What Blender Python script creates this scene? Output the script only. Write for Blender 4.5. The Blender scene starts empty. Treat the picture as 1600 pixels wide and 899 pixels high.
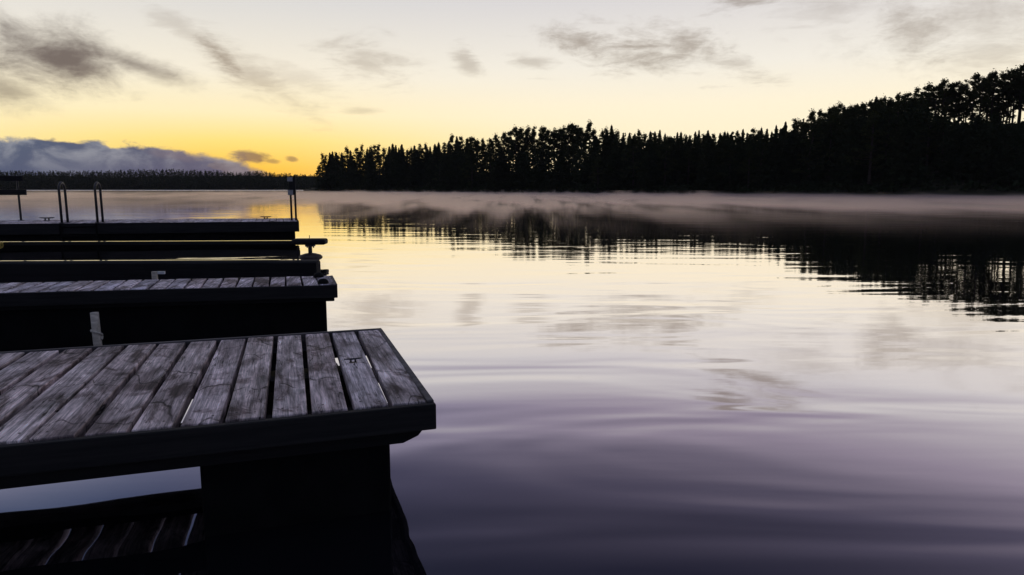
import bpy, bmesh, math, random
from math import sin, cos, radians, pi, atan2, sqrt, exp
from mathutils import Vector, Matrix
import numpy as np

random.seed(11)
rng = np.random.default_rng(5)
S = bpy.context.scene
COL = S.collection

# ------------------------------------------------------------------ camera
CAM_H = 1.20
FOC = 1080.0                                   # focal length in 1600-wide units
PITCH = math.atan2(449.5 - 294.5, FOC)
cam = bpy.data.cameras.new('camera')
cam.sensor_width = 36.0
cam.lens = 36.0 * FOC / 1600.0
cam.clip_start = 0.05
cam.clip_end = 9000.0
camo = bpy.data.objects.new('camera', cam)
COL.objects.link(camo)
camo.location = (0, 0, CAM_H)
camo.rotation_euler = (pi / 2 - PITCH, 0, 0)
S.camera = camo


def ray(px, py):
    """direction of sight towards a point of the photograph (x right, y ahead, z up)"""
    x = (px - 800.0) / FOC
    u = -(py - 449.5) / FOC
    return Vector((x, cos(PITCH) + u * sin(PITCH), -sin(PITCH) + u * cos(PITCH)))


def azel(px, py):
    d = ray(px, py).normalized()
    return math.degrees(atan2(d.x, d.y)), math.degrees(math.asin(d.z))


def srgb(r, g, b, k=1.0):
    def f(c):
        c /= 255.0
        return c / 12.92 if c <= 0.04045 else ((c + 0.055) / 1.055) ** 2.4
    return (f(r) * k, f(g) * k, f(b) * k, 1.0)


# ------------------------------------------------------------------ render settings
S.render.engine = 'CYCLES'
S.cycles.use_denoising = True
S.cycles.max_bounces = 8
S.cycles.diffuse_bounces = 3
S.cycles.glossy_bounces = 4
S.cycles.volume_bounces = 3
S.cycles.volume_step_rate = 0.035
S.cycles.volume_max_steps = 256
S.cycles.sample_clamp_indirect = 6.0
S.view_settings.view_transform = 'Standard'
S.view_settings.look = 'None'
S.view_settings.exposure = 0.0
S.view_settings.gamma = 1.0
S.view_settings.use_curve_mapping = False

# ------------------------------------------------------------------ node helper
class NT:
    def __init__(self, tree):
        self.t = tree
        self.n = tree.nodes
        self.l = tree.links

    def node(self, typ, **kw):
        nd = self.n.new(typ)
        for k, v in kw.items():
            setattr(nd, k, v)
        return nd

    def put(self, sock, v):
        if isinstance(v, bpy.types.NodeSocket):
            self.l.new(v, sock)
        elif v is not None:
            sock.default_value = v

    def m(self, op, a, b=None, c=None, clamp=False):
        nd = self.node('ShaderNodeMath', operation=op, use_clamp=clamp)
        self.put(nd.inputs[0], a)
        if b is not None:
            self.put(nd.inputs[1], b)
        if c is not None:
            self.put(nd.inputs[2], c)
        return nd.outputs[0]

    def smooth(self, v, lo, hi, a=0.0, b=1.0):
        nd = self.node('ShaderNodeMapRange', interpolation_type='SMOOTHSTEP')
        for i, x in enumerate((v, lo, hi, a, b)):
            self.put(nd.inputs[i], x)
        return nd.outputs[0]

    def lin(self, v, lo, hi, a=0.0, b=1.0):
        nd = self.node('ShaderNodeMapRange', interpolation_type='LINEAR', clamp=True)
        for i, x in enumerate((v, lo, hi, a, b)):
            self.put(nd.inputs[i], x)
        return nd.outputs[0]

    def ramp(self, v, stops, interp='LINEAR'):
        nd = self.node('ShaderNodeValToRGB')
        cr = nd.color_ramp
        cr.interpolation = interp
        while len(cr.elements) < len(stops):
            cr.elements.new(0.5)
        for e, (p, c) in zip(cr.elements, stops):
            e.position = p
            e.color = c
        self.put(nd.inputs[0], v)
        return nd.outputs[0]

    def mix(self, f, a, b, blend='MIX'):
        nd = self.node('ShaderNodeMix', data_type='RGBA', blend_type=blend)
        self.put(nd.inputs[0], f)
        self.put(nd.inputs[6], a)
        self.put(nd.inputs[7], b)
        return nd.outputs[2]

    def xyz(self, x, y, z):
        nd = self.node('ShaderNodeCombineXYZ')
        for i, v in enumerate((x, y, z)):
            self.put(nd.inputs[i], v)
        return nd.outputs[0]

    def noise(self, vec, scale, detail=4.0, rough=0.55, dist=0.0):
        nd = self.node('ShaderNodeTexNoise')
        self.put(nd.inputs['Vector'], vec)
        nd.inputs['Scale'].default_value = scale
        nd.inputs['Detail'].default_value = detail
        nd.inputs['Roughness'].default_value = rough
        nd.inputs['Distortion'].default_value = dist
        return nd.outputs[0]

    def mapping(self, vec, loc=(0, 0, 0), rot=(0, 0, 0), sc=(1, 1, 1)):
        nd = self.node('ShaderNodeMapping')
        self.put(nd.inputs['Vector'], vec)
        nd.inputs['Location'].default_value = loc
        nd.inputs['Rotation'].default_value = rot
        nd.inputs['Scale'].default_value = sc
        return nd.outputs[0]


# ------------------------------------------------------------------ sky at sunset
SUN_AZ, SUN_EL = -17.0, 0.7
world = bpy.data.worlds.new('World')
S.world = world
world.use_nodes = True
world.cycles.sampling_method = 'MANUAL'
world.cycles.sample_map_resolution = 512
W = NT(world.node_tree)
W.n.clear()
tc = W.node('ShaderNodeTexCoord')
sep = W.node('ShaderNodeSeparateXYZ')
W.l.new(tc.outputs['Generated'], sep.inputs[0])
dx, dy, dz = sep.outputs
EL = W.m('MULTIPLY', W.m('ARCSINE', dz), 57.29578)
AZ = W.m('MULTIPLY', W.m('ARCTAN2', dx, dy), 57.29578)
et = W.m('DIVIDE', EL, 60.0, clamp=True)


def stops(lst):
    return [(e / 60.0, c) for e, c in lst]


glow = W.ramp(et, stops([(0.0, srgb(255, 178, 40)), (1.6, srgb(255, 204, 72)), (3.6, srgb(254, 226, 130)),
                         (5.6, srgb(252, 237, 190)), (8.5, srgb(244, 236, 216)), (14.5, srgb(214, 213, 213)),
                         (19, srgb(152, 150, 178)), (24, srgb(90, 92, 124)), (30, srgb(66, 70, 98)), (42, srgb(104, 112, 142)), (60, srgb(128, 136, 164))]))
pale = W.ramp(et, stops([(0.0, srgb(255, 236, 190)), (3.0, srgb(255, 241, 204)), (6.5, srgb(254, 242, 214)),
                         (9.5, srgb(242, 236, 224)), (14.5, srgb(216, 212, 213)),
                         (19, srgb(172, 161, 180)), (24, srgb(110, 105, 130)), (30, srgb(66, 66, 92)), (42, srgb(96, 100, 126)), (60, srgb(128, 132, 158))]))
rear = W.ramp(et, stops([(0.0, srgb(62, 66, 84)), (8, srgb(74, 80, 100)), (25, srgb(84, 92, 120)), (60, srgb(128, 136, 164))]))
gz = W.m('DIVIDE', W.m('SUBTRACT', AZ, -22.0), 20.0)
gw = W.m('EXPONENT', W.m('MULTIPLY', W.m('MULTIPLY', gz, gz), -1.0))
sky = W.mix(gw, pale, glow)
hz = W.m('DIVIDE', dy, W.m('MAXIMUM', W.m('SQRT', W.m('ADD', W.m('MULTIPLY', dx, dx), W.m('MULTIPLY', dy, dy))), 0.001))
blue_left = W.m('MULTIPLY', W.smooth(AZ, -16, -36), W.smooth(EL, 14.5, 22))
sky = W.mix(blue_left, sky, W.ramp(et, stops([(15, srgb(170, 175, 196)), (22, srgb(78, 94, 132)), (34, srgb(70, 84, 120)), (60, srgb(128, 136, 164))])))
front = W.smooth(hz, -0.15, 0.72)
sky = W.mix(front, rear, sky)

# clouds: ragged banks at their own bearings and heights, in bearing/height degrees
cvec = W.xyz(AZ, W.m('MULTIPLY', EL, 1.7), 0.0)
n_soft = W.noise(cvec, 0.28, 7.0, 0.62, 0.4)
n_streak = W.noise(W.mapping(cvec, rot=(0, 0, radians(28)), sc=(0.55, 1.5, 1)), 0.32, 6.0, 0.6, 0.8)
n_fine = W.noise(W.mapping(cvec, loc=(3, 17, 5), rot=(0, 0, radians(20)), sc=(0.8, 1.4, 1)), 1.3, 6.0, 0.65, 0.6)
n_puff = W.noise(W.mapping(cvec, loc=(31, 7, 2)), 0.55, 6.0, 0.58, 0.1)


def cloud(px, py, a, b, rot, op, noise, kn, soft=0.75, fine=0.9):
    """one cloud: px,py in the photograph (may be above its top), half sizes in degrees"""
    caz, cel = azel(px, py)
    c, s = cos(radians(rot)), sin(radians(rot))
    da = W.m('SUBTRACT', AZ, caz)
    de = W.m('SUBTRACT', EL, cel)
    u = W.m('DIVIDE', W.m('ADD', W.m('MULTIPLY', da, c), W.m('MULTIPLY', de, s)), a)
    v = W.m('DIVIDE', W.m('SUBTRACT', W.m('MULTIPLY', de, c), W.m('MULTIPLY', da, s)), b)
    q = W.m('SQRT', W.m('ADD', W.m('MULTIPLY', u, u), W.m('MULTIPLY', v, v)))
    f = W.m('SUBTRACT', 1.0, q)
    f = W.m('ADD', f, W.m('MULTIPLY', W.m('SUBTRACT', noise, 0.5), kn))
    if soft > 0.3:
        f = W.m('ADD', f, W.m('MULTIPLY', W.m('SUBTRACT', n_fine, 0.5), fine))
    return W.m('MULTIPLY', W.smooth(f, -0.1, soft * 1.35), op)


def union(lst):
    o = lst[0]
    for x in lst[1:]:
        o = W.m('MAXIMUM', o, x)
    return o


tan_clouds = union([
    cloud(905, 66, 3.6, 1.5, -10, 0.65, n_soft, 2.4, 0.9, 1.1),
    cloud(990, 80, 6.8, 2.2, -12, 0.65, n_streak, 2.6, 1.0, 1.1),
    cloud(1080, 72, 4.6, 1.5, -18, 0.60, n_soft, 2.6, 0.9, 1.1),
    cloud(1150, 102, 3.8, 1.0, -20, 0.39, n_streak, 2.8, 0.9, 1.0),
    cloud(835, 98, 2.6, 1.0, -10, 0.36, n_streak, 2.6),
    cloud(728, 95, 1.8, 1.1, -40, 0.39, n_streak, 2.4),
    cloud(570, 98, 5.0, 2.1, -8, 0.36, n_streak, 3.0, 1.0, 1.2),
    cloud(345, 88, 3.2, 1.1, -40, 0.80, n_streak, 1.6, 0.9),
    cloud(395, 118, 5.8, 1.9, -32, 0.42, n_streak, 2.4, 1.0),
    cloud(285, 45, 2.8, 0.9, -25, 0.26, n_streak, 2.2),
    cloud(470, 125, 4.0, 1.2, -15, 0.21, n_streak, 2.6),
    cloud(1440, 48, 4.6, 2.8, -10, 0.55, n_soft, 2.6, 1.1, 1.1),
    cloud(1500, 30, 9.0, 3.0, 4, 0.39, n_soft, 2.6, 1.2, 1.1),
    cloud(1570, 75, 6.5, 2.4, 5, 0.34, n_streak, 2.6, 1.1, 1.0),
    cloud(1300, 10, 5.0, 1.5, 0, 0.31, n_streak, 2.6, 1.0, 1.0),
    cloud(1215, -26, 5.4, 1.4, 16, 0.60, n_streak, 2.2),
    cloud(1160, -58, 3.0, 1.2, 0, 0.60, n_streak, 2.0),
    cloud(565, 174, 1.8, 0.35, 0, 0.26, n_streak, 1.6),
])
mauve_clouds = union([
    cloud(70, 88, 6.6, 2.9, -8, 0.92, n_soft, 1.5, 0.75, 0.35),
    cloud(130, 105, 3.4, 1.6, -10, 0.86, n_soft, 1.6, 0.8, 0.35),
    cloud(220, 104, 4.6, 1.15, -15, 0.78, n_soft, 1.6, 0.8, 0.4),
    cloud(5, 140, 3.2, 1.7, -18, 0.60, n_soft, 1.7, 0.8, 0.4),
    cloud(-130, 95, 6, 3, 0, 0.7, n_soft, 1.7, 0.9, 0.35),
])
bank = union([
    cloud(60, 256, 13.5, 1.65, -1, 1.0, n_puff, 1.15, 0.11),
    cloud(-260, 255, 14.0, 1.7, 0, 1.0, n_puff, 1.2, 0.11),
    cloud(215, 260, 6.5, 1.45, -4, 1.0, n_puff, 1.2, 0.11),
    cloud(315, 264, 4.9, 1.1, -5, 0.95, n_puff, 0.9, 0.2),
])
scraps = union([
    cloud(393, 246, 1.75, 0.55, -8, 0.8, n_puff, 1.3, 0.5),
    cloud(424, 252, 0.9, 0.25, -6, 0.55, n_puff, 1.0, 0.5),
    cloud(456, 249, 0.65, 0.28, -8, 0.62, n_puff, 0.9, 0.5),
    cloud(285, 243, 2.6, 0.5, -5, 0.62, n_puff, 1.4, 0.6),
])
sky = W.mix(tan_clouds, sky, srgb(124, 106, 90))
sky = W.mix(mauve_clouds, sky, srgb(92, 80, 78))
bank_col = W.mix(W.smooth(n_soft, 0.40, 0.66), srgb(74, 90, 116), srgb(142, 148, 159))
bank_col = W.mix(W.smooth(EL, 0.8, 2.6, 0.75, 0.0), bank_col, srgb(66, 84, 114))
sky = W.mix(bank, sky, bank_col)
sky = W.mix(scraps, sky, W.mix(W.smooth(AZ, -24, -19), srgb(112, 108, 122), srgb(104, 84, 82)))

nish = W.node('ShaderNodeTexSky', sky_type='NISHITA')
nish.sun_disc = False
nish.sun_elevation = radians(SUN_EL)
nish.sun_rotation = radians(SUN_AZ)
bg1 = W.node('ShaderNodeBackground')
W.put(bg1.inputs[0], sky)
bg1.inputs[1].default_value = 1.03
bg2 = W.node('ShaderNodeBackground')
W.put(bg2.inputs[0], nish.outputs[0])
bg2.inputs[1].default_value = 0.004
add = W.node('ShaderNodeAddShader')
W.l.new(bg1.outputs[0], add.inputs[0])
W.l.new(bg2.outputs[0], add.inputs[1])
wo = W.node('ShaderNodeOutputWorld')
W.l.new(add.outputs[0], wo.inputs[0])

# the sun is down behind the far wood: one weak, warm, very low lamp
sl = bpy.data.lights.new('sun', 'SUN')
sl.energy = 0.5
sl.angle = radians(0.5)
sl.color = (1.0, 0.72, 0.42)
so = bpy.data.objects.new('sun', sl)
COL.objects.link(so)
sd = Vector((sin(radians(SUN_AZ)) * cos(radians(SUN_EL)), cos(radians(SUN_AZ)) * cos(radians(SUN_EL)), sin(radians(SUN_EL))))
so.rotation_euler = sd.to_track_quat('Z', 'Y').to_euler()
so.location = sd * 50

# ------------------------------------------------------------------ mesh helpers
class MB:
    def __init__(self):
        self.v, self.f, self.mi = [], [], []

    def add(self, vs, fs, mi=0):
        o = len(self.v)
        self.v += [tuple(p) for p in vs]
        self.f += [tuple(i + o for i in f) for f in fs]
        self.mi += [mi] * len(fs)

    def box(self, x0, x1, y0, y1, z0, z1, mi=0, mat=None):
        vs = [Vector((x, y, z)) for z in (z0, z1) for y in (y0, y1) for x in (x0, x1)]
        if mat is not None:
            vs = [mat @ p for p in vs]
        self.add(vs, [(0, 2, 3, 1), (4, 5, 7, 6), (0, 1, 5, 4), (2, 6, 7, 3), (0, 4, 6, 2), (1, 3, 7, 5)], mi)

    def prism(self, poly, y0, y1, mi=0):
        """polygon in x,z (counter-clockwise seen from -y) extruded along y"""
        n = len(poly)
        vs = [(x, y0, z) for x, z in poly] + [(x, y1, z) for x, z in poly]
        fs = [tuple(range(n)), tuple(range(2 * n - 1, n - 1, -1))]
        for i in range(n):
            j = (i + 1) % n
            fs.append((i, i + n, j + n, j))
        self.add(vs, fs, mi)

    def tube(self, pts, rad, seg=10, mi=0, cap=True):
        pts = [Vector(p) for p in pts]
        n = len(pts)
        if not hasattr(rad, '__len__'):
            rad = [rad] * n
        vs, fs = [], []
        up = None
        for i, p in enumerate(pts):
            t = (pts[min(i + 1, n - 1)] - pts[max(i - 1, 0)]).normalized()
            if up is None:
                up = Vector((0, 0, 1)) if abs(t.z) < 0.9 else Vector((1, 0, 0))
            a = t.cross(up).normalized()
            up = a.cross(t).normalized()
            for k in range(seg):
                th = 2 * pi * k / seg
                vs.append(p + (a * cos(th) + up * sin(th)) * rad[i])
        for i in range(n - 1):
            for k in range(seg):
                k2 = (k + 1) % seg
                fs.append((i * seg + k, i * seg + k2, (i + 1) * seg + k2, (i + 1) * seg + k))
        if cap:
            fs.append(tuple(range(seg - 1, -1, -1)))
            fs.append(tuple(range((n - 1) * seg, n * seg)))
        self.add(vs, fs, mi)

    def lathe(self, prof, c, seg=24, mi=0):
        vs, fs = [], []
        for r, z in prof:
            for k in range(seg):
                th = 2 * pi * k / seg
                vs.append((c[0] + r * cos(th), c[1] + r * sin(th), c[2] + z))
        for i in range(len(prof) - 1):
            for k in range(seg):
                k2 = (k + 1) % seg
                fs.append((i * seg + k, i * seg + k2, (i + 1) * seg + k2, (i + 1) * seg + k))
        self.add(vs, fs, mi)

    def build(self, name, mats, parent=None, bevel=0.0, smooth=False):
        me = bpy.data.meshes.new(name)
        me.from_pydata(self.v, [], self.f)
        if not isinstance(mats, (list, tuple)):
            mats = [mats]
        for m in mats:
            me.materials.append(m)
        if len(mats) > 1:
            me.polygons.foreach_set('material_index', self.mi)
        if smooth:
            me.polygons.foreach_set('use_smooth', [True] * len(me.polygons))
        me.update()
        o = bpy.data.objects.new(name, me)
        COL.objects.link(o)
        if parent is not None:
            o.parent = parent
        if bevel:
            b = o.modifiers.new('bevel', 'BEVEL')
            b.width = bevel
            b.segments = 2
            b.limit_method = 'ANGLE'
        return o


def tag(o, label=None, cat=None, group=None, kind=None):
    if label:
        o['label'] = label
    if cat:
        o['category'] = cat
    if group:
        o['group'] = group
    if kind:
        o['kind'] = kind
    return o


def thing(name, label, cat, loc=(0, 0, 0), rz=0.0, group=None):
    o = bpy.data.objects.new(name, None)
    o.empty_display_size = 0.2
    COL.objects.link(o)
    o.location = loc
    o.rotation_euler = (0, 0, rz)
    return tag(o, label, cat, group)


# ------------------------------------------------------------------ materials
def new_mat(name):
    m = bpy.data.materials.new(name)
    m.use_nodes = True
    t = NT(m.node_tree)
    t.n.clear()
    out = t.node('ShaderNodeOutputMaterial')
    return m, t, out


def principled(t, out, col, rough=0.6, metal=0.0, spec=0.5):
    p = t.node('ShaderNodeBsdfPrincipled')
    t.put(p.inputs['Base Color'], col)
    t.put(p.inputs['Roughness'], rough)
    p.inputs['Metallic'].default_value = metal
    p.inputs['Specular IOR Level'].default_value = spec
    t.l.new(p.outputs[0], out.inputs[0])
    return p


def bump(t, p, h, strength, dist):
    b = t.node('ShaderNodeBump')
    b.inputs['Strength'].default_value = strength
    b.inputs['Distance'].default_value = dist
    t.put(b.inputs['Height'], h)
    t.l.new(b.outputs[0], p.inputs['Normal'])


def speckled(name, c1, c2, scale=8.0, rough=0.6, metal=0.0, bdist=0.004, spec=0.5):
    m, t, out = new_mat(name)
    tcn = t.node('ShaderNodeTexCoord')
    n = t.noise(tcn.outputs['Object'], scale, 6.0, 0.6)
    col = t.mix(t.smooth(n, 0.35, 0.68), c1, c2)
    p = principled(t, out, col, t.lin(n, 0.3, 0.7, rough * 0.8, min(1, rough * 1.2)), metal, spec)
    bump(t, p, n, 0.5, bdist)
    return m


def plank_mat(name, k=1.0, tint=(1, 1, 1)):
    """weathered decking; the board runs along the object's y axis"""
    m, t, out = new_mat(name)
    geo = t.node('ShaderNodeNewGeometry')
    tcn = t.node('ShaderNodeTexCoord')
    rnd = geo.outputs['Random Per Island']
    off = t.xyz(t.m('MULTIPLY', rnd, 37.0), t.m('MULTIPLY', rnd, 91.0), t.m('MULTIPLY', rnd, 17.0))
    va = t.node('ShaderNodeVectorMath', operation='ADD')
    t.l.new(tcn.outputs['Object'], va.inputs[0])
    t.l.new(off, va.inputs[1])
    v = va.outputs[0]
    grain = t.noise(t.mapping(v, sc=(70, 2.6, 30)), 1.0, 6.0, 0.65, 0.25)
    fine = t.noise(t.mapping(v, sc=(230, 9, 90)), 1.0, 4.0, 0.6)
    blot = t.noise(t.mapping(v, sc=(7.0, 3.2, 5)), 1.0, 5.0, 0.62, 0.5)
    stain = t.noise(t.mapping(v, loc=(4, 9, 1), sc=(5.0, 2.2, 4)), 1.0, 6.0, 0.7, 1.2)
    wet = t.noise(t.mapping(tcn.outputs['Object'], sc=(0.9, 1.4, 1)), 1.0, 3.0, 0.5)
    # ragged checks across and along the board
    wv = t.noise(t.mapping(v, sc=(9, 3, 5)), 1.0, 3.0, 0.5)
    wsep = t.node('ShaderNodeVectorMath', operation='MULTIPLY_ADD')
    t.l.new(t.xyz(wv, wv, 0.0), wsep.inputs[0])
    wsep.inputs[1].default_value = (0.04, 0.06, 0)
    t.l.new(v, wsep.inputs[2])
    cn = t.noise(t.mapping(wsep.outputs[0], sc=(6.5, 2.0, 1)), 1.0, 2.0, 0.4)
    ysep = t.node('ShaderNodeSeparateXYZ')
    t.l.new(v, ysep.inputs[0])
    un_ = t.m('FRACT', t.m('ADD', t.m('MULTIPLY', ysep.outputs[1], 1.9), t.m('MULTIPLY', cn, 1.6)))
    crack = t.smooth(t.m('ABSOLUTE', t.m('SUBTRACT', un_, 0.5)), 0.006, 0.026, 1.0, 0.0)
    crack = t.m('MULTIPLY', crack, t.smooth(stain, 0.38, 0.54, 0.0, 0.9))
    lc = t.noise(t.mapping(v, loc=(3, 3, 3), sc=(34, 1.3, 9)), 1.0, 3.0, 0.5, 0.6)
    split = t.m('MULTIPLY', t.smooth(t.m('ABSOLUTE', t.m('SUBTRACT', lc, 0.5)), 0.003, 0.016, 1.0, 0.0), t.smooth(blot, 0.46, 0.62))
    crack = t.m('MAXIMUM', crack, split)
    base = t.ramp(t.m('ADD', t.m('MULTIPLY', grain, 0.6), t.m('MULTIPLY', fine, 0.4)), [
        (0.34, (0.035 * k, 0.030 * k, 0.030 * k, 1)), (0.46, (0.12 * k, 0.115 * k, 0.118 * k, 1)),
        (0.57, (0.23 * k, 0.21 * k, 0.215 * k, 1)), (0.70, (0.38 * k, 0.36 * k, 0.37 * k, 1))])
    hue = t.ramp(t.m('FRACT', t.m('MULTIPLY', rnd, 7.3)), [
        (0.0, (1.02 * tint[0], 0.93 * tint[1], 0.92 * tint[2], 1)), (0.35, (0.86 * tint[0], 0.88 * tint[1], 0.96 * tint[2], 1)),
        (0.7, (1.14 * tint[0], 1.1 * tint[1], 1.1 * tint[2], 1)), (1.0, (0.74 * tint[0], 0.70 * tint[1], 0.72 * tint[2], 1))])
    col = t.mix(1.0, base, hue, 'MULTIPLY')
    tone = t.noise(t.mapping(v, loc=(9, 5, 2), sc=(9, 3.0, 5)), 1.0, 5.0, 0.6, 0.7)
    col = t.mix(1.0, col, t.ramp(tone, [(0.36, (0.38, 0.36, 0.365, 1)), (0.5, (0.88, 0.86, 0.86, 1)), (0.62, (1.45, 1.45, 1.46, 1))]), 'MULTIPLY')
    moss = t.smooth(blot, 0.56, 0.72, 0.0, 0.22)
    col = t.mix(moss, col, (0.075 * k, 0.085 * k, 0.07 * k, 1))
    dark = t.smooth(stain, 0.52, 0.63, 0.0, 0.95)
    col = t.mix(dark, col, (0.30, 0.26, 0.26, 1), 'MULTIPLY')
    col = t.mix(t.m('MULTIPLY', crack, 0.92), col, (0.012, 0.010, 0.010, 1))
    rough = t.lin(t.m('ADD', t.m('MULTIPLY', wet, 0.6), t.m('MULTIPLY', stain, 0.4)), 0.35, 0.65, 0.80, 0.62)
    p = principled(t, out, col, rough, 0.0, 0.16)
    h = t.m('SUBTRACT', t.m('ADD', t.m('MULTIPLY', grain, 0.7), t.m('MULTIPLY', fine, 0.3)), t.m('MULTIPLY', crack, 0.8))
    bump(t, p, h, 0.6, 0.003)
    return m


def board_mat(name, c1, c2, rough=0.75):
    """dark sawn timber; grain along the object's x axis"""
    m, t, out = new_mat(name)
    tcn = t.node('ShaderNodeTexCoord')
    g = t.noise(t.mapping(tcn.outputs['Object'], sc=(1.6, 40, 46)), 1.0, 6.0, 0.65, 0.2)
    b = t.noise(t.mapping(tcn.outputs['Object'], sc=(1.2, 6, 7)), 1.0, 4.0, 0.6)
    col = t.mix(t.smooth(t.m('ADD', t.m('MULTIPLY', g, 0.6), t.m('MULTIPLY', b, 0.4)), 0.36, 0.66), c1, c2)
    p = principled(t, out, col, rough, 0.0, 0.3)
    bump(t, p, g, 0.5, 0.004)
    return m


M = {}
M['plank'] = plank_mat('weathered_planks', 3.0, (1.13, 1.05, 0.94))
M['plank_grey'] = plank_mat('grey_weathered_planks', 3.6, (1.05, 1.02, 1.0))
M['trim'] = board_mat('edge_timber', (0.05, 0.045, 0.045, 1), (0.16, 0.145, 0.14, 1))
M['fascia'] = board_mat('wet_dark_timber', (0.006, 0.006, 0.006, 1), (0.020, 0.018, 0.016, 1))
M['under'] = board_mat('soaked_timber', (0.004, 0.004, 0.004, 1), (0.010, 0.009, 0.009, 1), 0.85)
M['float'] = speckled('black_pontoon', (0.003, 0.003, 0.003, 1), (0.008, 0.008, 0.008, 1), 6, 0.8, 0, 0.003, 0.1)
M['screw'] = speckled('rusty_screw', (0.004, 0.004, 0.004, 1), (0.014, 0.010, 0.009, 1), 90, 0.6, 0.3, 0.0005)
M['iron'] = speckled('dull_iron', (0.03, 0.03, 0.032, 1), (0.10, 0.10, 0.105, 1), 60, 0.42, 0.8, 0.0006)
M['steel'] = speckled('galvanised_steel', (0.30, 0.30, 0.31, 1), (0.52, 0.52, 0.53, 1), 40, 0.32, 1.0, 0.0005)
M['wetsteel'] = speckled('wet_steel', (0.55, 0.55, 0.56, 1), (0.80, 0.80, 0.80, 1), 9, 0.10, 1.0, 0.0002)
M['rubber'] = speckled('black_rubber', (0.003, 0.003, 0.003, 1), (0.008, 0.008, 0.008, 1), 30, 0.8, 0, 0.001, 0.15)
M['buoy'] = speckled('dark_float_plastic', (0.03, 0.022, 0.018, 1), (0.07, 0.05, 0.04, 1), 12, 0.5)
M['palewood'] = board_mat('pale_post_wood', (0.40, 0.35, 0.27, 1), (0.78, 0.71, 0.59, 1))
M['rope'] = speckled('pale_rope', (0.42, 0.38, 0.30, 1), (0.66, 0.62, 0.52, 1), 120, 0.85)
M['yellowrope'] = speckled('yellow_rope', (0.45, 0.32, 0.05, 1), (0.75, 0.58, 0.14, 1), 90, 0.8)
M['greyplate'] = speckled('grey_sign_plate', (0.30, 0.29, 0.28, 1), (0.42, 0.41, 0.40, 1), 14, 0.5)
M['white'] = speckled('painted_water_glint', (0.70, 0.70, 0.68, 1), (0.82, 0.82, 0.80, 1), 20, 0.4)  # near-white colour painted for a glimpse of bright water
M['bark'] = speckled('bark', (0.030, 0.024, 0.019, 1), (0.075, 0.055, 0.042, 1), 3, 0.9, 0, 0.03, 0.2)
M['forestfloor'] = speckled('forest_floor', (0.016, 0.018, 0.010, 1), (0.045, 0.042, 0.024, 1), 0.6, 1.0, 0, 0.05, 0.1)


def leaf_mat(name, c1, c2, tr):
    m, t, out = new_mat(name)
    oi = t.node('ShaderNodeObjectInfo')
    geo = t.node('ShaderNodeNewGeometry')
    n = t.noise(geo.outputs['Position'], 0.9, 3.0)
    f = t.m('ADD', t.m('MULTIPLY', oi.outputs['Random'], 0.5), t.m('MULTIPLY', n, 0.5), clamp=True)
    col = t.mix(f, c1, c2)
    d = t.node('ShaderNodeBsdfDiffuse')
    t.put(d.inputs[0], col)
    tl = t.node('ShaderNodeBsdfTranslucent')
    t.put(tl.inputs[0], tr)
    mx = t.node('ShaderNodeMixShader')
    mx.inputs[0].default_value = 0.22
    t.l.new(d.outputs[0], mx.inputs[1])
    t.l.new(tl.outputs[0], mx.inputs[2])
    t.l.new(mx.outputs[0], out.inputs[0])
    return m


M['pineleaf'] = leaf_mat('pine_needles', (0.022, 0.030, 0.014, 1), (0.050, 0.058, 0.026, 1), (0.085, 0.08, 0.022, 1))
M['spruceleaf'] = leaf_mat('spruce_needles', (0.016, 0.024, 0.014, 1), (0.036, 0.046, 0.024, 1), (0.055, 0.055, 0.018, 1))

# water -------------------------------------------------------------
m, t, out = new_mat('lake_water')
tcn = t.node('ShaderNodeTexCoord')
P = tcn.outputs['Object']
sp = t.node('ShaderNodeSeparateXYZ')
t.l.new(P, sp.inputs[0])
swell = t.noise(t.mapping(P, rot=(0, 0, radians(9)), sc=(0.36, 1.05, 1)), 1.0, 2.0, 0.45, 0.7)
rip = t.noise(t.mapping(P, rot=(0, 0, radians(-5)), sc=(0.9, 3.6, 1)), 1.0, 2.0, 0.5, 0.2)
tiny = t.noise(t.mapping(P, rot=(0, 0, radians(3)), sc=(1.6, 8.5, 1)), 1.0, 2.0, 0.5)
patch = t.noise(t.mapping(P, sc=(0.05, 0.11, 1)), 1.0, 3.0, 0.5)
pm = t.smooth(patch, 0.38, 0.62, 0.12, 1.0)
h = t.m('ADD', t.m('MULTIPLY', swell, t.smooth(sp.outputs[1], 3.0, 10, 0.0140, 0.0072)), t.m('MULTIPLY', t.m('MULTIPLY', rip, pm), 0.0018))
h = t.m('ADD', h, t.m('MULTIPLY', t.m('MULTIPLY', tiny, pm), 0.0006))
bp = t.node('ShaderNodeBump')
bp.inputs['Strength'].default_value = 1.0
bp.inputs['Distance'].default_value = 1.0
t.put(bp.inputs['Height'], h)
fr = t.node('ShaderNodeLayerWeight')
fr.inputs['Blend'].default_value = 0.5
t.l.new(bp.outputs[0], fr.inputs['Normal'])
refl = t.ramp(fr.outputs['Facing'], [(p_, (v_, v_, v_, 1)) for p_, v_ in ((0.0, .07), (.40, .16), (.543, .30), (.61, .44), (.69, .68), (.76, .86), (.876, .94), (1.0, 1.0))])
dif = t.node('ShaderNodeBsdfDiffuse')
dif.inputs[0].default_value = (0.006, 0.0065, 0.009, 1)
gl = t.node('ShaderNodeBsdfGlossy')
gl.inputs['Color'].default_value = (1.0, 0.965, 0.975, 1)
t.put(gl.inputs['Roughness'], t.smooth(sp.outputs[1], 330, 410, 0.02, 0.32))
t.l.new(bp.outputs[0], gl.inputs['Normal'])
mx = t.node('ShaderNodeMixShader')
t.l.new(refl, mx.inputs[0])
t.l.new(dif.outputs[0], mx.inputs[1])
t.l.new(gl.outputs[0], mx.inputs[2])
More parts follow.
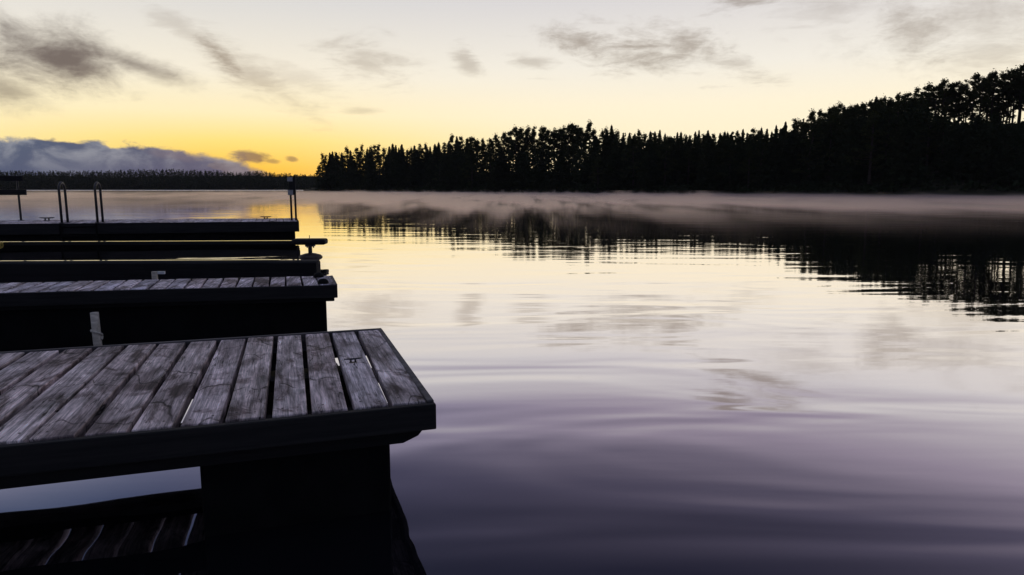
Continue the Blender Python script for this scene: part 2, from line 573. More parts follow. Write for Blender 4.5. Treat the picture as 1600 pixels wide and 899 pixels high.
t.l.new(mx.outputs[0], out.inputs[0])
M['water'] = m

# lake mist ---------------------------------------------------------
m, t, out = new_mat('lake_mist')
tcn = t.node('ShaderNodeTexCoord')
P = tcn.outputs['Object']
sp = t.node('ShaderNodeSeparateXYZ')
t.l.new(P, sp.inputs[0])
n1 = t.noise(t.mapping(P, sc=(0.075, 0.035, 0.25)), 1.0, 4.0, 0.6, 0.3)
n2 = t.noise(t.mapping(P, loc=(5, 2, 0), sc=(0.5, 0.05, 0.16)), 1.0, 5.0, 0.66, 0.25)
nn = t.m('ADD', t.m('MULTIPLY', n1, 0.35), t.m('MULTIPLY', n2, 0.65))
top = t.m('ADD', t.m('ADD', 0.05, t.m('MULTIPLY', t.smooth(nn, 0.42, 0.58), 0.11)), t.m('MULTIPLY', t.smooth(nn, 0.56, 0.68), 0.42))
vert = t.m('EXPONENT', t.m('MULTIPLY', t.m('DIVIDE', t.m('MAXIMUM', sp.outputs[2], 0.0), top), -1.6))
near = t.smooth(sp.outputs[1], 15, 70, 0.0, 1.0)
far_ = t.smooth(sp.outputs[1], 130, 230, 1.0, 0.12)
side = t.smooth(t.m('DIVIDE', sp.outputs[0], sp.outputs[1]), -0.48, -0.18, 0.22, 1.0)
cl = t.smooth(nn, 0.42, 0.58, 0.16, 1.7)
den = t.m('MULTIPLY', t.m('MULTIPLY', t.m('MULTIPLY', t.m('MULTIPLY', t.m('MULTIPLY', vert, near), cl), far_), side), 0.48)
pv = t.node('ShaderNodeVolumePrincipled')
pv.inputs['Color'].default_value = (1.0, 0.84, 0.74, 1)
pv.inputs['Anisotropy'].default_value = 0.76
t.put(pv.inputs['Density'], den)
t.l.new(pv.outputs[0], out.inputs['Volume'])
M['mist'] = m

# ------------------------------------------------------------------ water sheet, shores
b = MB()
b.add([(-2200, -60, 0), (2200, -60, 0), (2200, 2600, 0), (-2200, 2600, 0)], [(0, 1, 2, 3)])
tag(b.build('lake', M['water']), 'calm lake water mirroring the sunset sky', None, None, 'structure')


def interp(x, tab):
    if x <= tab[0][0]:
        return tab[0][1]
    for (x0, y0), (x1, y1) in zip(tab, tab[1:]):
        if x <= x1:
            return y0 + (y1 - y0) * (x - x0) / (x1 - x0)
    return tab[-1][1]


SHORE = [(470, 318), (500, 285), (560, 255), (640, 231), (760, 198), (900, 169), (1050, 148), (1200, 134), (1400, 121), (1600, 111), (1800, 103), (2400, 90)]
RIDGE = [(476, 0.2), (500, 2.0), (600, 4.0), (700, 5.0), (760, 5.0), (900, 4.2), (1000, 4.0), (1100, 3.6), (1200, 4.4), (1300, 6.8),
         (1380, 9.2), (1440, 11.6), (1600, 12.6), (1800, 13.5), (2400, 14)]
SKYLINE = [(494, 272), (499, 252), (508, 240), (530, 232), (560, 229), (590, 226), (610, 225), (640, 228), (660, 226), (690, 221),
           (715, 213), (740, 210), (755, 214), (775, 207), (800, 200), (820, 196), (850, 198), (880, 197), (910, 193), (935, 202),
           (965, 199), (985, 207), (1005, 202), (1040, 207), (1080, 206), (1120, 203), (1160, 203), (1200, 199), (1230, 189),
           (1260, 179), (1300, 163), (1330, 160), (1360, 154), (1385, 146), (1420, 139), (1450, 128), (1490, 128), (1510, 121),
           (1530, 112), (1560, 110), (1590, 106), (1640, 101), (1750, 92), (1900, 85)]


def sstep(a, b, x):
    x = min(1, max(0, (x - a) / (b - a)))
    return x * x * (3 - 2 * x)


def shore_point(px, tt):
    """point tt metres behind the waterline along the bearing px"""
    D = interp(px, SHORE) + tt
    d = ray(px, 294.5)
    return d.x / d.y * D, D


def ground_h(px, tt):
    R = interp(px, RIDGE)
    hgt = R * sstep(-3, 24, tt) * (1 - 0.85 * sstep(34, 75, tt))
    return hgt - 0.25 + 0.25 * sstep(-2, 3, tt) + 0.35 * sin(px * 0.06 + tt * 0.21) * sstep(2, 14, tt)


b = MB()
pxs = list(range(474, 2401, 14))
tts = [-3, 0, 2, 5, 9, 14, 19, 24, 30, 36, 44, 55, 75, 110]
vs = [(*shore_point(p, q), ground_h(p, q)) for p in pxs for q in tts]
nt_ = len(tts)
fs = [(i * nt_ + j, (i + 1) * nt_ + j, (i + 1) * nt_ + j + 1, i * nt_ + j + 1) for i in range(len(pxs) - 1) for j in range(nt_ - 1)]
b.add(vs, fs)
tag(b.build('wooded_hill', M['forestfloor'], smooth=True), 'dark hill of the right-hand shore rising from the lake', None, None, 'structure')

# ------------------------------------------------------------------ trees
def quads_mesh(name, C, N, sz, mat, asp=0.6):
    """many small leaf faces: centres C, facing N, sizes sz"""
    n = len(C)
    N = N / np.maximum(np.linalg.norm(N, axis=1, keepdims=True), 1e-6)
    r = rng.normal(size=(n, 3))
    a = np.cross(N, r)
    a /= np.maximum(np.linalg.norm(a, axis=1, keepdims=True), 1e-6)
    bb = np.cross(N, a)
    a = a * sz[:, None]
    bb = bb * sz[:, None] * asp
    V = np.stack([C - a - bb * .3, C + a * .2 - bb, C + a + bb * .3, C - a * .2 + bb], axis=1).reshape(-1, 3)
    me = bpy.data.meshes.new(name)
    me.vertices.add(4 * n)
    me.vertices.foreach_set('co', V.ravel().astype(np.float32))
    me.loops.add(4 * n)
    me.loops.foreach_set('vertex_index', np.arange(4 * n, dtype=np.int32))
    me.polygons.add(n)
    me.polygons.foreach_set('loop_start', np.arange(0, 4 * n, 4, dtype=np.int32))
    me.materials.append(mat)
    me.update()
    me.validate()
    return me


def pine_parts(seed, bare, cone=0.0):
    """13 m pine, crown above the bare share of the stem"""
    r = random.Random(seed)
    H = 13.0
    tr = MB()
    bend = [(r.uniform(-.25, .25) * k, r.uniform(-.25, .25) * k, H * k) for k in (0, .25, .5, .75, .98)]
    tr.tube(bend, [.19, .15, .12, .085, .03], 7)

    def stem(h):
        k = h / H * 4
        i = min(3, int(k))
        return Vector(bend[i]).lerp(Vector(bend[i + 1]), k - i)
    C, N, Z = [], [], []
    nl = r.randint(25, 31)
    for i in range(nl):
        q = (i + r.random()) / nl
        hgt = H * (bare + (0.97 - bare) * q)
        L = (0.45 + 1.35 * sin(pi * min(1, 0.25 + 0.70 * q)) ** 0.9) * r.uniform(.6, 1.2)
        L *= 1 - cone * (q - .35)
        if q > .80:
            L *= .30 + 2.6 * max(0, 1.02 - q)
        an = r.uniform(0, 2 * pi)
        p0 = stem(hgt)
        d = Vector((cos(an), sin(an), r.uniform(.05, .5) * (0.6 + q)))
        p1 = p0 + d * L
        tr.tube([p0, p0.lerp(p1, .5) + Vector((0, 0, -.06)), p1], [.05, .035, .015], 4, cap=False)
        for s in (0.5, 0.8, 1.05):
            if s == 0.5 and r.random() < .35:
                continue
            c = p0 + d * L * s + Vector((r.uniform(-.35, .35), r.uniform(-.35, .35), r.uniform(-.1, .35)))
            rad = r.uniform(.32, .60)
            n = r.randint(26, 40)
            pts = rng.normal(size=(n, 3))
            pts /= np.linalg.norm(pts, axis=1, keepdims=True)
            pts *= rng.uniform(.45, 1.0, size=(n, 1))
            C.append(np.array(c)[None] + pts * np.array([rad, rad, rad * .75])[None])
            N.append(pts + rng.normal(size=(n, 3)) * .7 + np.array([0, 0, .5])[None])
            Z.append(rng.uniform(.10, .22, size=n))
    # the leader tuft
    n = 70
    tp = np.array(stem(H * .965))
    pts = rng.normal(size=(n, 3)) * np.array([.28, .28, .5])
    C.append(tp[None] + pts)
    N.append(rng.normal(size=(n, 3)))
    Z.append(rng.uniform(.10, .2, size=n))
    crown = quads_mesh('crown', np.concatenate(C), np.concatenate(N), np.concatenate(Z), M['pineleaf'])
    return tr, crown


def spruce_parts(seed, width):
    r = random.Random(seed)
    H = 13.0
    tr = MB()
    tr.tube([(0, 0, 0), (0.03, 0, H * .5), (0, 0, H * .99)], [.2, .11, .015], 7)
    C, N, Z = [], [], []
    hgt = H * 0.07
    while hgt < H * .985:
        q = hgt / H
        R = width * (1 - q) ** .9 * r.uniform(.75, 1.2) + .10
        nb = max(6, int(6 + 3 * (1 - q)))
        a0 = r.uniform(0, 6.28)
        for k in range(nb):
            an = a0 + 2 * pi * k / nb + r.uniform(-.25, .25)
            L = R * r.uniform(.6, 1.12)
            nn = max(7, int(L / .075))
            s = rng.uniform(.12, 1, size=nn)
            droop = -0.28 * s * L + 0.16 * (s ** 2.5) * L
            w = .06 + .24 * s * min(1.0, L)
            off = rng.normal(size=nn) * w
            c = np.stack([cos(an) * s * L - sin(an) * off, sin(an) * s * L + cos(an) * off, hgt + droop + rng.normal(size=nn) * .05], 1)
            C.append(c)
            N.append(rng.normal(size=(nn, 3)) + np.array([0, 0, .25])[None])
            Z.append(np.clip(rng.uniform(.22, .42, size=nn) * (0.6 + .45 * (1 - q)), .14, .42))
        hgt += r.uniform(.24, .38) * (0.6 + .6 * (1 - q))
    n = 26
    C.append(np.stack([rng.normal(size=n) * .05, rng.normal(size=n) * .05, rng.uniform(H * .95, H * 1.01, size=n)], 1))
    N.append(rng.normal(size=(n, 3)))
    Z.append(rng.uniform(.05, .12, size=n))
    crown = quads_mesh('crown', np.concatenate(C), np.concatenate(N), np.concatenate(Z), M['spruceleaf'])
    return tr, crown


kinds = {'pine': [], 'spruce': [], 'fullpine': []}
def proto(kind, parts):
    tr, crown = parts
    me = bpy.data.meshes.new('trunk')
    me.from_pydata(tr.v, [], tr.f)
    me.materials.append(M['bark'])
    kinds[kind].append((me, crown))
for k in range(7):
    proto('pine', pine_parts(100 + k, .34 + .05 * (k % 3), .35))
for k in range(4):
    proto('fullpine', pine_parts(200 + k, .10 + .04 * k, 1.0))
for k in range(6):
    proto('spruce', spruce_parts(300 + k, 2.7 + .3 * (k % 4)))


def plant(kind, px, tt, height, label, group, wide=1.0):
    tm, cm = random.choice(kinds[kind])
    x, y = shore_point(px, tt)
    root = thing('spruce_tree' if kind == 'spruce' else 'pine_tree', label, 'tree', (x, y, ground_h(px, tt) - .1), random.uniform(0, 6.28), group)
    s = height / 13.0
    w = s * wide * random.uniform(.88, 1.15)
    root.scale = (w, w, s)
    for nm, me in (('trunk', tm), ('crown', cm)):
        o = bpy.data.objects.new(nm, me)
        COL.objects.link(o)
        o.parent = root
    return root


def z_at(px, py, tt):
    """height of the line of sight through (px, py) above the point tt behind the shore"""
    D = interp(px, SHORE) + tt
    d = ray(px, py)
    return CAM_H + d.z / d.y * D


def zone(px):
    if px < 640:
        return 'tip', 'at the far tip of the wooded shore'
    if px < 745:
        return 'rise', 'left of the gappy mid-shore pines'
    if px < 945:
        return 'gap', 'in the mid-shore stand with sky between trunks'
    if px < 1215:
        return 'spiky', 'on the low spiky mid-shore skyline'
    if px < 1435:
        return 'slope', 'on the slope climbing to the right'
    return 'hill', 'on the right hilltop with sky between stems'


count = 0
# the skyline row
px = 497.0
while px < 1700:
    zn, where = zone(px)
    hole = (772 < px < 925) or px > 1435
    if zn in ('gap', 'hill'):
        kind, step, wide = ('pine' if hole and random.random() < .8 else 'fullpine'), 9.6, 1.1
    elif zn == 'spiky':
        kind, step, wide = ('spruce' if random.random() < .75 else 'fullpine'), 7.4, .88
    elif zn == 'slope':
        kind, step, wide = random.choice(['fullpine', 'fullpine', 'spruce', 'pine']), 9.4, 1.05
    else:
        kind, step, wide = ('spruce' if random.random() < .38 else 'fullpine'), 7.2, 1.05
    tt = random.uniform(20, 30)
    py = interp(px, SKYLINE) + random.uniform(-2, 7)
    if random.random() < .12:
        py -= random.uniform(2, 6)
    hgt = z_at(px, py, tt) - ground_h(px, tt) + .1
    word = 'spruce with a pointed top' if kind == 'spruce' else ('pine with a high ragged crown' if kind == 'pine' else 'pine with a full rounded crown')
    plant(kind, px, tt, hgt, 'dark %s %s' % (word, where), 'trees on the wooded skyline', wide)
    count += 1
    px += step * random.uniform(.6, 1.35)
# a second, slightly lower row behind and between
px = 500.0
while px < 1660:
    zn, where = zone(px)
    hole = (772 < px < 925) or px > 1435
    if hole:
        step, tt, kind, drop, wide = 12.0, random.uniform(28, 34), ('pine' if random.random() < .6 else 'fullpine'), 12, 1.3
    else:
        step, tt, kind, drop, wide = 12.5, random.uniform(13, 19), random.choice(['spruce', 'fullpine', 'fullpine']), 9, 1.45
    py = interp(px, SKYLINE) + drop + random.uniform(-4, 7)
    hgt = z_at(px, py, tt) - ground_h(px, tt) + .1
    plant(kind, px, tt, hgt, 'shorter dark %s half hidden %s' % ('spruce' if kind == 'spruce' else 'pine', where),
          'lower trees among the skyline trees', wide)
    count += 1
    px += step * random.uniform(.7, 1.3)


def low_top(px):
    """where the solid black of the wood begins below the skyline"""
    base = interp(px, SKYLINE)
    wl = sstep(752, 775, px) * (1 - sstep(925, 950, px))
    wr = sstep(1425, 1450, px)
    t_ = base + 8
    t_ = t_ * (1 - wl) + (229 + 8 * sin(px * .11) + 6 * sin(px * .29)) * wl
    return t_ * (1 - wr) + (185 + 8 * sin(px * .085) + 5 * sin(px * .23 + 1)) * wr


# trees down the slope to the water's edge
px = 499.0
while px < 1640 and count < 299:
    zn, where = zone(px)
    tt = random.uniform(3, 13)
    py = min(low_top(px) + random.uniform(-4, 16), 285)
    hgt = max(2.5, z_at(px, py, tt) - ground_h(px, tt))
    plant(random.choice(['spruce', 'fullpine']), px, tt, hgt, 'black tree on the lower slope near the water, below the skyline trees',
          'trees on the lower slope', 1.5)
    count += 1
    px += 26.0 * random.uniform(.6, 1.4)
print('trees', count)

# the wood's inner trees, one black mass from the lake (stuff)
def crude_tree(C, N, Z, x, y, zb, hgt, wide, n, big):
    q = rng.random(n)
    wd = wide * np.clip(np.minimum((1 - q) * 2.2 + .10, .45 + q * 1.5), 0, 1)
    th = rng.random(n) * 6.28
    rr = wd * np.sqrt(rng.random(n))
    C.append(np.stack([x + rr * np.cos(th), y + rr * np.sin(th), zb + q * hgt], 1))
    N.append(rng.normal(size=(n, 3)))
    Z.append(rng.uniform(.6, 1.1, size=n) * big * (1.05 - .6 * q))


C, N, Z = [], [], []
px = 498.0
while px < 1720:
    for k in range(2):
        p = px + random.uniform(-4, 4)
        q = random.uniform(4, 22)
        top = low_top(p) + random.uniform(-5, 10)
        x, y = shore_point(p, q)
        zb = ground_h(p, q)
        hgt = z_at(p, top, q) - zb
        if hgt > 1.5:
            crude_tree(C, N, Z, x, y, zb, hgt, random.uniform(1.5, 2.4) * min(1, .4 + hgt / 12), 150, .55)
    px += 5.0
me = quads_mesh('inner_wood', np.concatenate(C), np.concatenate(N), np.concatenate(Z), M['spruceleaf'])
o = bpy.data.objects.new('inner_wood', me)
COL.objects.link(o)
tag(o, 'black mass of trees filling the wooded shore below its skyline', None, None, 'stuff')

# undergrowth on the whole slope (stuff)
C, N, Z = [], [], []
for i in range(2600):
    p = random.uniform(490, 1720)
    q = random.uniform(1, 33)
    x, y = shore_point(p, q)
    n = 14
    rad = random.uniform(.8, 1.5)
    pts = rng.normal(size=(n, 3)) * np.array([rad * .6, rad * .6, rad * .42])
    pts[:, 2] = np.abs(pts[:, 2])
    C.append(np.array([x, y, ground_h(p, q)])[None] + pts)
    N.append(rng.normal(size=(n, 3)) + np.array([0, 0, .4])[None])
    Z.append(rng.uniform(.3, .6, size=n))
me = quads_mesh('undergrowth', np.concatenate(C), np.concatenate(N), np.concatenate(Z), M['spruceleaf'])
o = bpy.data.objects.new('undergrowth', me)
COL.objects.link(o)
tag(o, 'dark undergrowth covering the wooded hill', None, None, 'stuff')

# far wood across the lake, reads as one dark band
FARTOP = [(-700, 262), (-60, 266), (0, 268), (60, 268), (150, 268), (200, 266), (260, 265), (330, 267), (370, 270), (400, 268), (430, 271), (470, 273), (520, 275), (620, 274)]
FY = 520.0
C, N, Z = [], [], []
px = -500.0
while px < 640:
    for row in range(5):
        p = px + random.uniform(-3, 3)
        Y = FY + row * 7 + random.uniform(-3, 3)
        d = ray(p, interp(p, FARTOP) + random.choice([random.uniform(-1.6, 1.5), random.uniform(.5, 5)]))
        zt = CAM_H + d.z / d.y * Y
        x = d.x / d.y * Y
        hgt = zt
        crude_tree(C, N, Z, x, Y, 0.0, hgt, random.uniform(2.0, 3.2), 90, .9)
    px += 3.4
me = quads_mesh('far_forest', np.concatenate(C), np.concatenate(N), np.concatenate(Z), M['spruceleaf'])
o = bpy.data.objects.new('far_forest', me)
COL.objects.link(o)
tag(o, 'low dark far wood across the lake below the cloud bank', None, None, 'stuff')
b = MB()
vs, fs = [], []
k = 0
for p in range(-900, 760, 20):
    for q, hh in ((-4, -.2), (2, .6), (14, 9.6 + .9 * sin(p * .03)), (60, 10.6 + 1.0 * sin(p * .021)), (300, 6)):
        d = ray(p, 294.5)
        vs.append((d.x / d.y * (FY + q), FY + q, hh))
    k += 1
fs = [(i * 5 + j, (i + 1) * 5 + j, (i + 1) * 5 + j + 1, i * 5 + j + 1) for i in range(k - 1) for j in range(4)]
b.add(vs, fs)
tag(b.build('far_shore_terrain', M['forestfloor'], smooth=True), 'low dark far shore across the lake', None, None, 'structure')

# ------------------------------------------------------------------ docks
# local frame: x along the dock towards its lake end (x = 0 at the end), y across it away from the viewer, z up from the water
def dock_frame(name, label, loc, ang):
    return thing(name, label, 'dock', (loc[0], loc[1], 0.0), radians(ang))


def deck(parent, width, pitch, gap, length, top, thick, mat, seed, skew=0.0, screws=(0.05, 0.5, 0.95), scr=0.005, first=0.0, sag=0.002):
    r = random.Random(seed)
    b, sc = MB(), MB()
    x = first
    while x > -length:
        w = pitch - gap * r.uniform(.75, 1.25)
        x1, x0 = x, x - w
        dz = r.uniform(-sag, sag)
        tw = r.uniform(-.004, .004)
        vs = []
        for z in (top - thick, top):
            for y in (0.0, width):
                for xx in (x0, x1):
                    vs.append((xx + skew * y + tw * (y / width - .5) * 2, y + r.uniform(-.004, .004), z + dz))
        b.add(vs, [(0, 2, 3, 1), (4, 5, 7, 6), (0, 1, 5, 4), (2, 6, 7, 3), (0, 4, 6, 2), (1, 3, 7, 5)])
        for fy in screws:
            for fx in (.25, .75):
                cx = x0 + w * fx + r.uniform(-.008, .008) + skew * fy * width
                cy = width * fy + r.uniform(-.012, .012)
                sc.add([(cx + scr * cos(a * pi / 4), cy + scr * sin(a * pi / 4), top + dz + .0012) for a in range(8)], [tuple(range(8))])
        x -= pitch
    b.add(sc.v, sc.f, 1)
    o = b.build('deck', [mat, M['screw']], parent, bevel=.004)
    return o


# nearest dock -------------------------------------------------------
D1 = dock_frame('wooden_dock', 'nearest dock with broad weathered grey planks and a small cleat on its end', (-0.276, 2.403), 18.4)
W1 = 1.372
deck(D1, W1 - .036, 0.138, 0.021, 5.6, 0.440, 0.045, M['plank'], 3, 0.016, (0.045, 0.48, 0.955), .0045, first=-.030)
for ch in D1.children:
    ch.location.y = .018
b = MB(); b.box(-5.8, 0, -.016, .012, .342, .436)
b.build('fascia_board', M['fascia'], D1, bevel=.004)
b = MB(); b.box(-5.8, -.003, W1 - .012, W1 + .012, .345, .444)
b.build('fascia_board', M['trim'], D1, bevel=.004)
b = MB(); b.box(-.026, -.001, .015, W1 - .015, .345, .443)
b.build('end_board', M['trim'], D1, bevel=.005)
b = MB()
for y0 in (.022,):
    b.prism([(-5.8, .29), (-.115, .29), (-.06, .312), (-.040, .335), (-.040, .3385), (-5.8, .3385)], y0, y0 + .06)
b.build('bearer_beam', M['under'], D1, bevel=.003)
b = MB()
for yy in (.10, W1 * .47, W1 - .2):
    b.box(-5.6, -.1, yy, yy + .09, .345, .392)
b.build('joist', M['under'], D1)
for x0, x1 in ((-.80, -.15), (-4.4, -3.2)):
    b = MB(); b.box(x0, x1, .108, W1 - .12, -.22, .287)
    b.build('float', M['float'], D1, bevel=.012)

# second dock --------------------------------------------------------
D2 = dock_frame('wooden_dock', 'narrow second dock with short grey planks behind the nearest dock', (-1.393, 5.457), 10.3)
W2 = .60
deck(D2, W2 - .02, 0.127, 0.015, 6.2, 0.440, 0.028, M['plank_grey'], 8, -.14, (0.1, 0.9), .004, first=-.02)
for ch in D2.children:
    ch.location.y = .012
b = MB(); b.box(-6.4, 0, -.016, .010, .336, .437)
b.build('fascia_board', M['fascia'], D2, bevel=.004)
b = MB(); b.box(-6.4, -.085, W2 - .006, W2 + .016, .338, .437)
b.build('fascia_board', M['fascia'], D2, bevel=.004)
b = MB()
b.add([(-.022, .012, .34), (0, .012, .34), (-.078, W2 - .008, .34), (-.100, W2 - .008, .34),
       (-.022, .012, .443), (0, .012, .443), (-.078, W2 - .008, .443), (-.100, W2 - .008, .443)],
      [(0, 3, 2, 1), (4, 5, 6, 7), (0, 1, 5, 4), (1, 2, 6, 5), (2, 3, 7, 6), (3, 0, 4, 7)])
b.build('end_board', M['trim'], D2, bevel=.003)
b = MB(); b.box(-6.4, -.03, .016, .07, .305, .333)
b.box(-6.4, -.09, W2 - .07, W2 - .016, .305, .333)
b.build('bearer_beam', M['under'], D2)
b = MB()
def slant_box(b, x0, x1, y0, y1, z0, z1, k):
    vs = [(x + k * y, y, z) for z in (z0, z1) for y in (y0, y1) for x in (x0, x1)]
    b.add(vs, [(0, 2, 3, 1), (4, 5, 7, 6), (0, 1, 5, 4), (2, 6, 7, 3), (0, 4, 6, 2), (1, 3, 7, 5)])
slant_box(b, -6.3, -.085, .075, W2 - .08, -.2, .302, -.14)
b.build('float', M['float'], D2, bevel=.012)

# far swimming dock --------------------------------------------------
D4 = dock_frame('wooden_dock', 'far swimming dock with ladder, railing and sign post on it', (-4.965, 16.157), 10.9)
W4 = 1.85
deck(D4, W4 - .03, 0.158, 0.014, 9.2, 0.440, 0.028, M['plank_grey'], 21, -.13, None or (), .004, first=-.04)
for ch in D4.children:
    ch.location.y = .015
b = MB(); b.box(-9.6, 0, -.018, .012, .20, .437)
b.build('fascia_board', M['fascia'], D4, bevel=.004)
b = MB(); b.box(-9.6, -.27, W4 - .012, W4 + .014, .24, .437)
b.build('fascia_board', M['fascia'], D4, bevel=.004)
b = MB()
b.add([(-.03, .014, .22), (0, .014, .22), (-.238, W4 - .014, .22), (-.268, W4 - .014, .22),
       (-.03, .014, .441), (0, .014, .441), (-.238, W4 - .014, .441), (-.268, W4 - .014, .441)],
      [(0, 3, 2, 1), (4, 5, 6, 7), (0, 1, 5, 4), (1, 2, 6, 5), (2, 3, 7, 6), (3, 0, 4, 7)])
b.build('end_board', M['fascia'], D4, bevel=.004)
b = MB(); slant_box(b, -9.5, -.09, .05, W4 - .1, -.25, .196, -.16)
b.build('float', M['float'], D4, bevel=.015)


def on_dock(D, x, y, z):
    c, s = cos(D.rotation_euler.z), sin(D.rotation_euler.z)
    return (D.location.x + c * x - s * y, D.location.y + s * x + c * y, z)


# cleats ---------------------------------------------------------------
def cleat(label, loc, rz, s, group=None):
    root = thing('mooring_cleat', label, 'cleat', loc, rz, group)
    b = MB()
    b.box(-.42 * s, .42 * s, -.16 * s, .16 * s, 0, .05 * s)
    b.build('base', M['iron'], root, bevel=.012 * s)
    b = MB()
    for sx in (-.24, .24):
        b.tube([(sx * s, 0, .045 * s), (sx * s, 0, .34 * s)], [.11 * s, .085 * s], 10)
    b.tube([(-.98 * s, 0, .43 * s), (-.7 * s, 0, .40 * s), (0, 0, .375 * s), (.7 * s, 0, .40 * s), (.98 * s, 0, .43 * s)],
           [.045 * s, .08 * s, .095 * s, .08 * s, .045 * s], 10)
    b.build('horn', M['iron'], root, smooth=True)
    return root


c1 = (-0.700, 2.968)
cleat('small iron cleat on the second last plank of the nearest dock', (c1[0], c1[1], .4415), radians(20), .040)
p = on_dock(D4, -.95, 1.45, .4415)
cleat('iron cleat on the far dock beside the sign post', p, D4.rotation_euler.z, .135)
p = on_dock(D4, -5.9, 1.45, .4415)
cleat('iron cleat on the far dock between railing and ladder', p, D4.rotation_euler.z, .165)

# swim ladder -----------------------------------------------------------
L0 = on_dock(D4, -4.66, 0, 0)
LD = thing('swim_ladder', 'steel swim ladder with two tall hoop handrails on the far dock', 'ladder', (L0[0], L0[1], .4415), D4.rotation_euler.z)
for sx in (-.36, .36):
    b = MB()
    pts = [(sx, .05, -.75), (sx, .05, .0)]
    pts.append((sx, .05, .72))
    for k in range(1, 12):
        a = pi - pi * k / 12
        pts.append((sx, .20 + .15 * cos(a), .72 + .16 * sin(a)))
    pts += [(sx, .35, .72), (sx, .35, .0)]
    pts2 = [q for q in pts if q[2] >= 0]
    b.tube(pts2, .026, 12)
    b.build('handrail', M['iron'], LD, smooth=True)
    for yy in (.05, .35):
        b = MB()
        b.lathe([(.055, 0), (.055, .012), (.03, .016)], (sx, yy, 0), 14)
        b.build('foot_plate', M['iron'], LD)
b = MB()
for k in range(3):
    b.tube([(-.36, -.06, -.08 - .2 * k), (.36, -.06, -.08 - .2 * k)], .018, 8)
for sx in (-.36, .36):
    b.tube([(sx, -.06, -.02), (sx, -.06, -.75)], .02, 8)
b.build('rungs', M['float'], LD)

# railing ---------------------------------------------------------------
R0 = on_dock(D4, -6.52, 1.55, .4415)
RL = thing('railing', 'dark railing of two thick boards on a thin steel post, left end of far dock', 'railing', R0, D4.rotation_euler.z)
for z0, z1, xr in ((.60, .725, .19), (.93, 1.05, .15)):
    b = MB(); b.box(-2.6, xr, -.022, .022, z0, z1)
    b.build('board', M['fascia'], RL, bevel=.006)
for xx in (0.0, -1.7):
    b = MB(); b.tube([(xx, .047, 0), (xx, .047, 1.03)], .024, 10)
    b.lathe([(.07, 0), (.07, .012), (.026, .014)], (xx, .047, 0), 14)
    b.build('post', M['iron'], RL)

# sign post ---------------------------------------------------------------
P0 = on_dock(D4, -.165, .45, .4415)
SP = thing('sign_post', 'slim double post with two small grey plates at the end of the far dock', 'sign post', P0, D4.rotation_euler.z)
for xx, hh in ((-.045, 1.0), (.055, 1.06)):
    b = MB(); b.box(xx - .022, xx + .022, -.022, .022, 0, hh)
    b.build('post', M['fascia'], SP, bevel=.004)
b = MB(); b.box(-.062, .07, -.05, -.025, .60, 1.01)
b.build('board', M['fascia'], SP, bevel=.004)
for z0, z1 in ((.60, .72), (.92, 1.02)):
    b = MB(); b.box(-.10, .02, -.066, -.053, z0, z1)
    b.build('plate', M['greyplate'], SP, bevel=.004)

# dome caps on the second dock's end -----------------------------------------
for lab, (x, y) in (('black rubber cap on the front corner of the second dock', (-.115, .075)), ('black rubber cap on the back corner of the second dock', (-.19, .50))):
    b = MB()
    b.lathe([(.044, 0), (.044, .008), (.040, .022), (.028, .034), (.012, .040), (.0005, .041)], (0, 0, 0), 20)
    o = b.build('rubber_cap', M['rubber'], smooth=True)
    o.location = on_dock(D2, x, y, .4425)
    tag(o, lab, 'bumper', 'rubber caps on the second dock')

# mooring boom with its float -------------------------------------------------
BX, BY = -3.545, 12.13
BA = radians(3.2)
BM = thing('mooring_boom', 'mooring boom with shiny top, end plate and disc float beyond the second dock', 'boom', (BX, BY, 0), BA)
b = MB(); b.box(-8.6, -.29, -.035, .035, .235, .285)
b.build('arm', M['fascia'], BM, bevel=.006)
b = MB(); b.box(-8.6, -.292, -.04, .04, .287, .294)
b.build('top_rail', M['wetsteel'], BM)
b = MB(); b.box(-.285, .285, -.14, .14, .225, .325)
b.build('end_plate', M['fascia'], BM, bevel=.03)
b = MB(); b.box(-.075, .075, -.07, .07, .19, .2245)
for xx in (-.055, .055):
    b.tube([(xx, 0, .192), (xx, 0, .165)], .012, 8)
b.build('bracket', M['iron'], BM)
b = MB(); b.tube([(-.005, 0, .05), (-.005, 0, .195)], .036, 12)
b.build('post', M['iron'], BM)
b = MB(); b.tube([(-.01, 0, .325), (-.008, 0, .385)], .006, 8)
b.build('pin', M['iron'], BM)
b = MB()
b.lathe([(.0005, -.06), (.10, -.055), (.17, -.03), (.205, .012), (.17, .042), (.09, .066), (.03, .075), (.0005, .076)], (0, 0, 0), 32)
b.build('float', M['buoy'], BM, smooth=True)

# low floating boom --------------------------------------------------------------
LA = thing('floating_boom', 'low dark floating boom lying in the water just behind the second dock', 'boom', (-2.79, 9.92, 0), radians(2.6))
r_ = random.Random(4)
b = MB()
n = 30
vs, fs = [], []
for i in range(n + 1):
    x = -8.0 * i / n
    dz, dyy = r_.uniform(-.004, .004), r_.uniform(-.008, .008)
    for y, z in ((-.14, -.1), (-.14, .15), (-.10, .173), (.06, .176), (.12, .14), (.12, -.1)):
        vs.append((x, y + dyy, z + dz))
for i in range(n):
    for k in range(6):
        k2 = (k + 1) % 6
        fs.append((i * 6 + k, i * 6 + k2, (i + 1) * 6 + k2, (i + 1) * 6 + k))
fs += [(5, 4, 3, 2, 1, 0), tuple(n * 6 + k for k in range(6))]
b.add(vs, fs)
b.build('timber', M['under'], LA)
b = MB(); b.box(-8.0, -.55, -.02, .04, .180, .185)
b.build('top_rail', M['wetsteel'], LA)

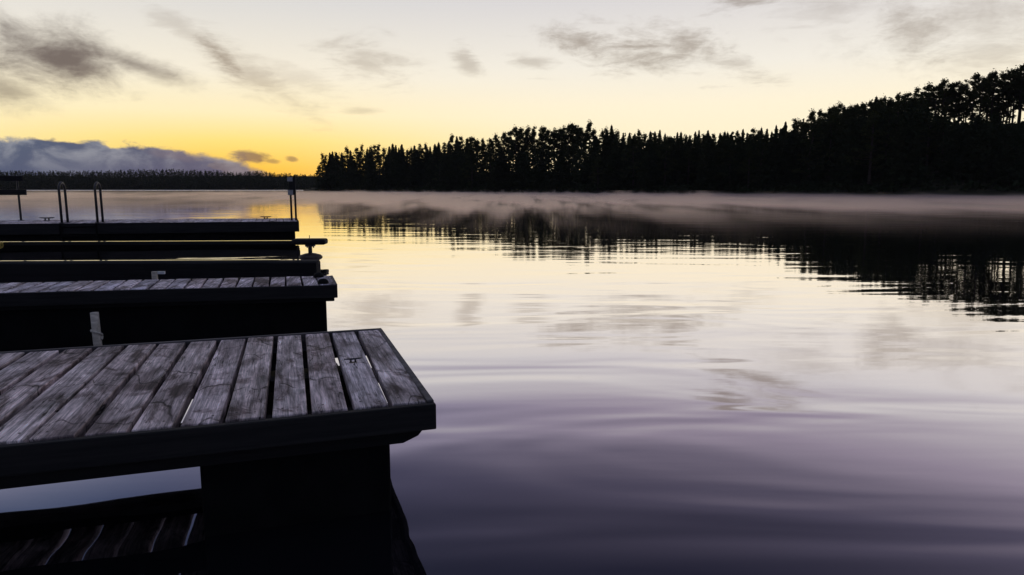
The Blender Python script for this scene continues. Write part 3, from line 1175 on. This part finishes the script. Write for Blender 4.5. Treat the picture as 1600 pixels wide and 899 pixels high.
# pale posts -----------------------------------------------------------------------
q = (-3.055, 4.985)
PP = thing('mooring_post', 'pale wooden post wrapped with rope under the front of the second dock', 'post', (q[0], q[1], 0), 0)
b = MB()
b.tube([(0.012, 0, -.3), (0, 0, .1), (-.004, .0, .30)], [.030, .029, .028], 14)
b.build('pole', M['palewood'], PP, smooth=True)
b = MB()
pts = []
for k in range(60):
    a = k / 59 * 1.3 * 2 * pi
    pts.append((.032 * cos(a), .032 * sin(a), .10 + .045 * sin(a * .5) + k * .0009))
b.tube(pts, .009, 8)
b.build('rope', M['rope'], PP, smooth=True)

q = (-3.62, 6.95)
PQ = thing('stub_post', 'short pale post with a white plate as painted water glint behind the second dock', 'post', (q[0], q[1], 0), 0)
b = MB(); b.tube([(0, 0, -.3), (0, 0, .365)], .028, 12)
b.build('pole', M['palewood'], PQ)
b = MB(); b.box(.032, .105, -.012, .012, .34, .368)  # added white plate, stands in for sky-lit water seen beside the post
b.build('plate', M['white'], PQ, bevel=.003)

# yellow rope on the boom --------------------------------------------------------------
b = MB()
r_ = random.Random(9)
for k in range(4):
    cx = k * .035
    pts = []
    for j in range(21):
        a = 2 * pi * j / 20
        pts.append((cx + .035 * sin(a) + r_.uniform(-.004, .004), .02 * cos(a * 2), -.045 - .05 * cos(a + .3 * k)))
    b.tube(pts, .010, 7, cap=False)
o = b.build('yellow_rope', M['yellowrope'], smooth=True)
o.location = (-8.80, 11.755, .285)
tag(o, 'small bundle of yellow rope hanging on the mooring boom at the left edge', 'rope')

# ------------------------------------------------------------------ mist over the water
b = MB()
b.box(-330, 260, 14, 300, .01, .95)
o = b.build('mist', M['mist'])
tag(o, 'thin steam drifting low over the far water', None, None, 'stuff')

m, t, out = new_mat('thin_haze')
pv = t.node('ShaderNodeVolumePrincipled')
pv.inputs['Color'].default_value = (0.95, 0.90, 0.88, 1)
pv.inputs['Density'].default_value = 0.00006
t.l.new(pv.outputs[0], out.inputs['Volume'])
b = MB()
b.box(-2300, 2300, -80, 2700, -1.5, 42)
o = b.build('haze', m)
tag(o, 'thin evening haze over the lake', None, None, 'stuff')
